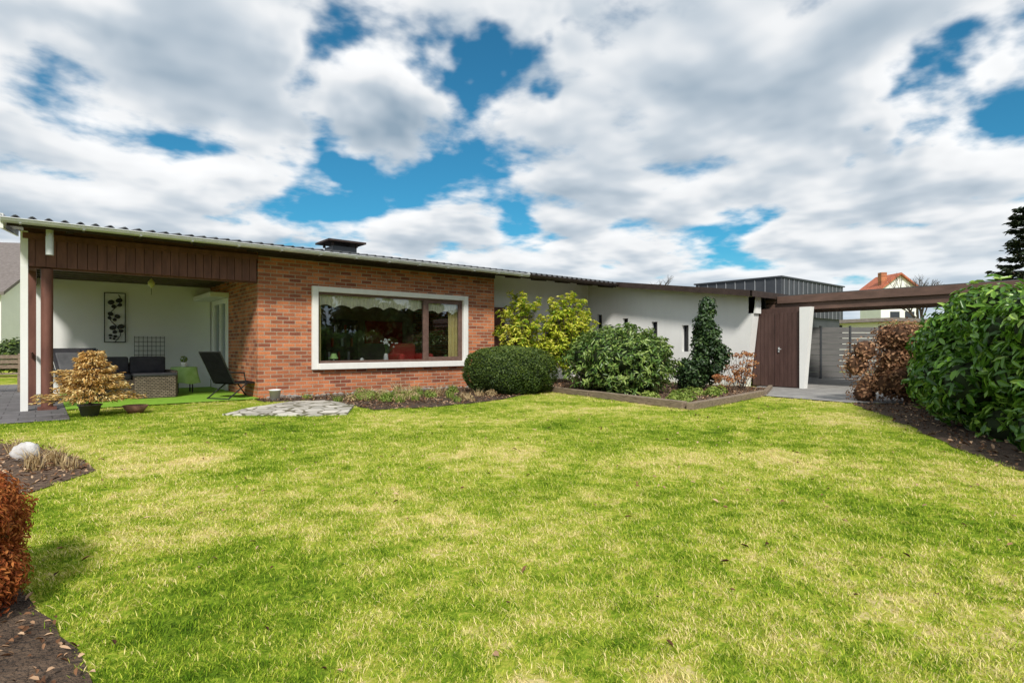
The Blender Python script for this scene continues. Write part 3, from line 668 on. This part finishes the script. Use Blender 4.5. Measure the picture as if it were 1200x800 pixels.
for k in range(n2+1):
    ph=-math.pi/2+math.pi*k/n2
    for i in range(n1):
        t_=2*math.pi*i/n1; r=.10*(1+.08*math.sin(3*t_+k)+.05*math.cos(5*t_-2*k)); vs.append((r*math.cos(ph)*math.cos(t_)*1.1,r*math.cos(ph)*math.sin(t_),.09+r*.9*math.sin(ph)))
b.add(vs,[(k*n1+i,k*n1+(i+1)%n1,(k+1)*n1+(i+1)%n1,(k+1)*n1+i) for k in range(n2) for i in range(n1)],0,True); o=b.build('white_garden_rock',[M['rock']]); o.location=(-3.66,-5.5,0)
b=MB()
for i in range(46):
    x=.15+i*.13+random.uniform(-.03,.03); s=random.uniform(.04,.075); y=-.22+random.uniform(-.1,.06)
    vs=[(x+s*1.2*math.cos(2*math.pi*j/7)*random.uniform(.8,1.1),y+s*math.sin(2*math.pi*j/7),z) for z in (0,s*.8) for j in range(7)]+[(x,y,s*1.2)]
    b.add(vs,[(j,(j+1)%7,7+(j+1)%7,7+j) for j in range(7)]+[(7+j,7+(j+1)%7,14) for j in range(7)])
b.build('edging_stones',[M['stone']])

# ------------------------------------------------------------------ plants
BW=emp('clipped_boxwood',(5.04,-2.25,0))
def superell(n,a,bb,c,e=2.8):
    D=sphdirs(n); k=(np.abs(D[:,0]/a)**e+np.abs(D[:,1]/bb)**e+np.abs(D[:,2]/c)**e)**(-1/e); return D*k[:,None],D
P,D=superell(30000,1.0,.95,.56); nzv=.035*np.sin(P[:,0]*7+P[:,1]*6)+.025*np.sin(P[:,2]*13+P[:,0]*11); P=P*(1+nzv[:,None])*(.94+.09*rng.random((len(P),1))); P[:,2]+=.52; k=P[:,2]>.02; P=P[k];D=D[k]
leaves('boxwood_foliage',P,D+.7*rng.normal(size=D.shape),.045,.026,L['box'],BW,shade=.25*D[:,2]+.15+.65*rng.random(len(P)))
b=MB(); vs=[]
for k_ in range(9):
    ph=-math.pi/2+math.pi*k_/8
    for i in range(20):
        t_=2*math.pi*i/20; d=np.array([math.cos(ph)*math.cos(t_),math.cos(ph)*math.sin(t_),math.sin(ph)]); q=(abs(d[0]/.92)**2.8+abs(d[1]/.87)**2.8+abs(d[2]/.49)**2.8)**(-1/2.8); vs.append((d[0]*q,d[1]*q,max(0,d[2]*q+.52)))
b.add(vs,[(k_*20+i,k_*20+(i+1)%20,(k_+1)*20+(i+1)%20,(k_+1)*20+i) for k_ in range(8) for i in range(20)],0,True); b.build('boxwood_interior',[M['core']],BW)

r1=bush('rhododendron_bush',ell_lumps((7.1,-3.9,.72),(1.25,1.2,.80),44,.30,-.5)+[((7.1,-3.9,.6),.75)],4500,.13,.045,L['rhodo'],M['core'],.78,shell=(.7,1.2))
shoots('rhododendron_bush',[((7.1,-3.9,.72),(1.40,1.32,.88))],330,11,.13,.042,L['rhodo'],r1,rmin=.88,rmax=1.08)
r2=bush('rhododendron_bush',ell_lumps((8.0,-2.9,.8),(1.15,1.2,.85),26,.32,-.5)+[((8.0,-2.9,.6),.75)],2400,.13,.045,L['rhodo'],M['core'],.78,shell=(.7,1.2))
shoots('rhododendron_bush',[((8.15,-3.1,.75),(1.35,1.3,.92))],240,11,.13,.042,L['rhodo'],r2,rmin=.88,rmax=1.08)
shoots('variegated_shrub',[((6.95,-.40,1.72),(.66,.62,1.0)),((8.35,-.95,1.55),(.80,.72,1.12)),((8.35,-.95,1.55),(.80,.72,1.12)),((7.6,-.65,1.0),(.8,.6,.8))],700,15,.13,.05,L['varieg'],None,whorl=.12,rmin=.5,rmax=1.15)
iv=[]
for i in range(46):
    f=i/45; z=.12+2.12*f; r=.56*(1-.78*f)+.05; a_=random.uniform(0,6.28); k_=max(0,r-.12)*random.uniform(.6,1.15); iv.append(((9.35+k_*math.cos(a_)+.06*z,-4.75+k_*math.sin(a_),z),random.uniform(.15,.25)*(1-.45*f)))
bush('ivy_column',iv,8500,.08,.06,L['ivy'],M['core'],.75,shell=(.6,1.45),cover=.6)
bush('ivy_column',[((15.9+random.uniform(-.15,.15),-4.2+random.uniform(-.1,.1),.2+i*.13),.22) for i in range(9)],1500,.09,.07,L['ivy'],M['core'],.85)
def hydr(name,x,y,n,h,r):
    e=emp(name,(x,y,0)); b=MB(); P=[];N=[]
    for i in range(n):
        a_=random.uniform(0,6.28); q=Vector((r*math.cos(a_)*random.random()**.5,r*math.sin(a_)*random.random()**.5,h*random.uniform(.55,1))); b.cyl((q.x*.25,q.y*.25,0),q,.007,.004,5)
        for j in range(34):
            d=sphdirs(1)[0]; P.append(np.array(q)+d*.075*np.array([1,1,.7])); N.append(d)
        for j in range(5):
            f=random.uniform(.3,.9); P.append(np.array(Vector((q.x*.25,q.y*.25,0)).lerp(q,f))+rng.normal(size=3)*.05); N.append(rng.normal(size=3))
    b.build('stems',[M['bark']],e); leaves('dried_heads',np.array(P),np.array(N),.045,.035,L['hydr'],e)
hydr('dried_hydrangea',10.35,-5.15,18,.95,.5); hydr('dried_hydrangea',9.9,-5.5,10,.6,.35)
hydr('dried_hydrangea',8.9,-5.6,8,.4,.3)
bl=[]
for i in range(130):
    f=random.random(); x=8.95+.30*random.uniform(-1,1)+f*2.3; y=-8.62-f*1.8+.30*random.uniform(-1,1); z=random.uniform(.12,1.26+.42*f); bl.append(((x,y,z),.25))
bush('dry_beech_hedge',bl,15000,.07,.04,L['beech'],M['corebrown'],.8,shell=(.7,1.35),cover=.6)
hl=[]
pth=[(8.75,-9.85),(7.25,-10.5),(5.7,-11.35),(4.2,-12.3),(2.9,-13.5),(1.8,-15.2)]
for i in range(len(pth)-1):
    a_=Vector(pth[i]); c_=Vector(pth[i+1]); m=int((c_-a_).length*17)
    for j in range(m):
        p=a_.lerp(c_,random.random()); g_=i+(p-a_).length/(c_-a_).length
        top=1.47+.05*g_+.07*math.sin(g_*4.1)-(.62*(1-g_/.9) if g_<.9 else 0); z=random.uniform(.15,top-.0); w_=.62*(1-(z/top)**3*.45)
        nx,ny=random.uniform(-1,1)*w_,random.uniform(-1,1)*w_
        hl.append(((p.x+nx,p.y+ny,z),random.uniform(.24,.40)))
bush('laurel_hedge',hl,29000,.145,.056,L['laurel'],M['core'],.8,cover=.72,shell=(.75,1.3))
bush('rust_conifer_shrub',[((-3.765+random.uniform(-.06,.035),-9.2+random.uniform(-.4,.22),random.uniform(.06,.45)),random.uniform(.08,.13)) for i in range(34)],24000,.026,.009,L['rust'],M['corebrown'],.8,shell=(.6,1.35),cover=.6)
def tufts(name,plist,n,rad,h,w,mat,lean=.8):
    e=emp(name,(plist[0][0],plist[0][1],0))
    for i,p in enumerate(plist): tuft('blades_%d'%i,n,rad,h*p[2],w,mat,lean,e,(p[0]-e.location.x,p[1]-e.location.y,0))
tufts('dry_grass_tuft',[(-3.45,-5.95,1),(-3.35,-6.25,.7),(-3.6,-6.1,.9),(-3.75,-4.9,.8)],70,.07,.22,.008,L['straw'])
pb=[(x,y,random.uniform(.5,1.2)) for x,y in scatter([(.9,-2.0),(1.2,-3.5),(3,-3.5),(4,-2.8),(4,-.6),(.6,-.6)],30)]
tufts('dry_perennials',pb[:18],60,.10,.26,.010,L['straw'])
tufts('green_perennials',pb[18:]+[(2.3,-2.6,.8),(3.2,-2.5,.9)],60,.09,.20,.012,L['groundcover'])
bush('heather_clump',[((x,y,.03),.15) for x,y,_ in pb[::2]],2600,.04,.02,L['groundcover'],None)
bush('dry_heather',[((x+.2,y-.15,.03),.13) for x,y,_ in pb[1::3]],1400,.04,.018,L['straw'],None)
bush('groundcover_plants',[((x,y,.02),.16) for x,y in scatter([(5.5,-6.6),(8.5,-6.3),(9,-5.3),(5.9,-5.2)],16)],2400,.06,.035,L['groundcover'],None)

# ------------------------------------------------------------------ background
def baretree(name,x,y,h,spread,seed,mat=M['bark'],zb=0):
    r_=random.Random(seed); e=emp(name,(x,y,zb)); b=MB()
    def rec(p,d,l,r,k):
        q=p+d*l; b.cyl(p,q,r,r*.65,5 if k>1 else 8)
        if k>=5: return
        for i in range(3 if k>0 else 4):
            nd=(d+Vector((r_.gauss(0,spread),r_.gauss(0,spread),r_.uniform(-.05,.25)))).normalized(); rec(p.lerp(q,r_.uniform(.6,1)),nd,l*r_.uniform(.6,.8),r*.6,k+1)
    rec(Vector((0,0,0)),Vector((0,0,1)),h*.33,h*.02,0); b.build('branches',[mat],e)
def at(px,t): a_=(px-600)/667; return (CAM[0]+t*(.64+.768*a_),CAM[1]+t*(.768-.64*a_))
x_,y_=at(1082,44); baretree('bare_tree',x_,y_,7.9,.45,3); x_,y_=at(771,42); baretree('bare_tree',x_,y_,6.9,.45,5); x_,y_=at(700,40); baretree('bare_tree',x_,y_,6.4,.6,8)
def house(name,x,y,rot,w,d,he,hr,roofm,chim=True):
    e=emp(name,(x,y,0)); e.rotation_euler=(0,0,rot); b=MB(); b.box(-w/2,w/2,-d/2,d/2,0,he); b.add([(-w/2,-d/2,he),(w/2,-d/2,he),(0,-d/2,hr),(-w/2,d/2,he),(w/2,d/2,he),(0,d/2,hr)],[(0,1,2),(5,4,3)]); b.build('walls',[M['render']],e)
    b=MB(); o_=.35
    for sg in (-1,1):
        s_=(hr-he)/(w/2); xe=sg*(w/2+o_); ze=he-s_*o_
        b.hexa([(0,-d/2-o_,hr+.02),(xe,-d/2-o_,ze+.02),(xe,d/2+o_,ze+.02),(0,d/2+o_,hr+.02)],[(0,-d/2-o_,hr+.2),(xe,-d/2-o_,ze+.2),(xe,d/2+o_,ze+.2),(0,d/2+o_,hr+.2)])
    b.build('roof',[roofm],e)
    b=MB()
    for xx in (-w*.25,w*.15):
        for zz in (1.0,3.6):
            if zz+1.3<he+.8: b.box(xx,xx+1,-d/2-.02,-d/2+.02,zz,zz+1.2)
    b.build('windows',[M['darkglass']],e)
    if chim: bx('chimney',-w*.42,-w*.42+.6,-1.4,-.8,hr-3,hr+.3,M['brick'],e)
x_,y_=at(1041,62); house('neighbour_house',x_,y_,math.radians(-40),3.9,3.6,7.2,8.7,M['redroof'])
house('neighbour_house',-9.5,36,math.radians(60),10,16,4.0,7.2,M['greyroof'])
house('neighbour_house',33,.5,math.radians(-40),14,8,2.1,2.4,M['greyroof'],False)
bush('boundary_hedge',[((-9+i*.5+random.uniform(-.2,.2),15+random.uniform(-.3,.3),random.uniform(.4,1.5)),.6) for i in range(24)],7000,.12,.07,L['box'],M['core'],.85)
BN=emp('wooden_bench',(-4.45,5.6,.012)); b=MB()
for k in range(4): b.box(-.6,.6,-.2+k*.11,-.11+k*.11,.42,.45)
for k in range(3): b.box(-.6,.6,.24,.27,.55+k*.12,.64+k*.12)
for sx in (-.55,.5): b.box(sx,sx+.06,-.2,-.14,0,.42); b.box(sx,sx+.06,.2,.26,0,.92)
b.build('slats_and_legs',[M['timber']],BN,.006)
CF=emp('monkey_puzzle_conifer',(43.0,-6.2,0)); b=MB(); b.cyl((0,0,0),(0,0,9.8),.28,.05,10); P=[];N=[];Tn=[]
for k in range(20):
    z=1.5+k*.42; R=3.2*(1-(z/10.4))**.75+.2
    for j in range(9):
        a_=random.uniform(0,6.28); R_=R*random.uniform(.6,1.1); dv=Vector((math.cos(a_),math.sin(a_),0)); e=dv*R_+Vector((0,0,z+R_*.06)); m_=dv*R_*.6+Vector((0,0,z-.08*R_)); s0=Vector((0,0,z)); b.cyl(s0,m_,.05,.03,5); b.cyl(m_,e,.03,.01,5)
        for q in range(34):
            f=random.uniform(.25,1); p=(s0.lerp(m_,f/.6) if f<.6 else m_.lerp(e,(f-.6)/.4)); sd=random.uniform(-1,1)*.3; P.append(p+Vector((-dv.y*sd,dv.x*sd,random.uniform(-.1,.08)))); N.append((random.gauss(0,.4),random.gauss(0,.4),1)); Tn.append(tuple(dv+Vector((-dv.y*sd*3,dv.x*sd*3,0))))
b.build('trunk_and_limbs',[M['bark']],CF); leaves('needles',np.array([tuple(p) for p in P]),np.array(N),.42,.14,L['conifer'],CF,tang=np.array(Tn))
tl=[]
for i in range(26):
    x=-14+i*2.1+random.uniform(-.6,.6); hh=random.uniform(3.0,7.5)
    for j in range(6): tl.append(((x+random.uniform(-1,1),-30+random.uniform(-1,1),random.uniform(.8,hh)),random.uniform(.9,1.5)))
bush('background_trees',tl,11000,.45,.30,L['treeline'],M['core'],.8)

# ------------------------------------------------------------------ world
sd=Vector((-.60,-.80,0)).normalized(); EL=math.radians(42)
w=bpy.data.worlds.new('World'); S.world=w; w.use_nodes=True; nt=w.node_tree; nt.nodes.clear()
try: w.cycles.sampling_method='MANUAL'; w.cycles.sample_map_resolution=256
except Exception: pass
T=NT.__new__(NT); T.t=nt; T.m=None
out=T.n('ShaderNodeOutputWorld'); bg=T.n('ShaderNodeBackground'); bg.inputs['Strength'].default_value=.1; T.l(bg.outputs[0],out.inputs[0])
sky=T.n('ShaderNodeTexSky'); sky.sky_type='NISHITA'; sky.sun_disc=False; sky.sun_elevation=EL; sky.sun_rotation=math.atan2(sd.x,sd.y); sky.ozone_density=3; sky.dust_density=.5
tc=T.n('ShaderNodeTexCoord'); sp=T.n('ShaderNodeSeparateXYZ'); T.l(tc.outputs['Generated'],sp.inputs[0])
zz=mth(T,'ADD',mth(T,'MAXIMUM',sp.outputs[2],0),.16)
cb=T.n('ShaderNodeCombineXYZ'); T.l(mth(T,'DIVIDE',sp.outputs[0],zz),cb.inputs[0]); T.l(mth(T,'DIVIDE',sp.outputs[1],zz),cb.inputs[1]); cb.inputs[2].default_value=8.3
n1=noise(T,cb.outputs[0],2.3,6,.52,.1)
sh=T.n('ShaderNodeVectorMath',operation='ADD'); T.l(cb.outputs[0],sh.inputs[0]); sh.inputs[1].default_value=(-.08,-.11,0)
n1s=noise(T,sh.outputs[0],2.3,3,.52,.1); n2=noise(T,cb.outputs[0],.9,2,.5)
wn=noise(T,tc.outputs['Generated'],9.0,3,.6,0,'Color')
wp=T.n('ShaderNodeVectorMath',operation='MULTIPLY_ADD'); T.l(wn,wp.inputs[0]); wp.inputs[1].default_value=(.24,.24,.16); 
of=T.n('ShaderNodeVectorMath',operation='SUBTRACT'); T.l(tc.outputs['Generated'],of.inputs[0]); of.inputs[1].default_value=(.12,.12,.08); T.l(of.outputs[0],wp.inputs[2])
def hole(px,py,rad,amt):
    a_=(px-600)/667; e_=(406-py)/667; d=Vector((.64+.768*a_,.768-.64*a_,e_)).normalized()
    v=T.n('ShaderNodeVectorMath',operation='DISTANCE'); T.l(wp.outputs[0],v.inputs[0]); v.inputs[1].default_value=d
    mr=T.n('ShaderNodeMapRange',interpolation_type='SMOOTHSTEP'); T.l(v.outputs['Value'],mr.inputs['Value']); setin(mr,From_Min=rad,From_Max=0.0,To_Min=0,To_Max=amt); return mr.outputs[0]
den=mth(T,'ADD',n1,.095)
for h in ((505,88,.12,.22),(385,80,.11,.19),(595,48,.09,.20),(400,190,.11,.17),(545,218,.16,.20),(360,236,.13,.16),(1070,122,.11,.19),(1165,108,.12,.20),(60,8,.12,.18),(880,290,.14,.10),(230,195,.09,.10),(650,105,.06,.12)):
    den=mth(T,'SUBTRACT',den,hole(*h))
for h in ((150,110,.3,-.05),(450,140,.12,-.05),(850,50,.35,-.06),(1000,220,.35,-.05)):
    den=mth(T,'SUBTRACT',den,hole(*h))
mask=T.n('ShaderNodeMapRange',interpolation_type='SMOOTHSTEP'); T.l(den,mask.inputs['Value']); setin(mask,From_Min=.41,From_Max=.57)
relief=mth(T,'MULTIPLY',mth(T,'SUBTRACT',n1s,n1),1.7)
thick=mth(T,'ADD',mth(T,'ADD',mth(T,'ADD',mth(T,'MULTIPLY',mth(T,'SUBTRACT',den,.47),1.5),.22),relief),mth(T,'MULTIPLY',mth(T,'SUBTRACT',n2,.5),.9))
cc=ramp(T,thick,[(.02,(10.2,10.3,10.4)),(.30,(8.8,9.0,9.2)),(.52,(5.8,6.5,7.2)),(.9,(2.9,3.9,4.9))])
ts=T.n('ShaderNodeMix',data_type='RGBA',blend_type='MULTIPLY'); ts.inputs[0].default_value=1; T.l(sky.outputs[0],ts.inputs[6]); ts.inputs[7].default_value=(.28,.95,1.05,1)
mx=T.n('ShaderNodeMix',data_type='RGBA'); T.l(mask.outputs[0],mx.inputs[0]); T.l(ts.outputs[2],mx.inputs[6]); T.l(cc,mx.inputs[7])
hz=T.n('ShaderNodeMapRange',interpolation_type='SMOOTHSTEP'); T.l(sp.outputs[2],hz.inputs['Value']); setin(hz,From_Min=.17,From_Max=0.0,To_Min=0,To_Max=.5)
m2=T.n('ShaderNodeMix',data_type='RGBA'); T.l(hz.outputs[0],m2.inputs[0]); T.l(mx.outputs[2],m2.inputs[6]); m2.inputs[7].default_value=(5.8,7.3,8.5,1); T.l(m2.outputs[2],bg.inputs['Color'])
ld=bpy.data.lights.new('sun','SUN'); ld.energy=3.8; ld.angle=math.radians(9); ld.color=(1,.95,.87); lo=bpy.data.objects.new('sun',ld); COL.objects.link(lo)
sv=Vector((sd.x*math.cos(EL),sd.y*math.cos(EL),math.sin(EL))); lo.rotation_euler=sv.to_track_quat('Z','Y').to_euler(); lo.location=(0,-5,20)
cd=bpy.data.cameras.new('camera'); co=bpy.data.objects.new('camera',cd); COL.objects.link(co); S.camera=co
cd.sensor_width=36; cd.lens=20.0; cd.shift_y=.005; cd.clip_end=1000; cd.clip_start=.05
co.location=(CAM[0],CAM[1],1.1); co.rotation_euler=(math.radians(90),0,math.atan2(-.640,.768))
S.view_settings.view_transform='Standard'; S.view_settings.look='None'; S.view_settings.exposure=0
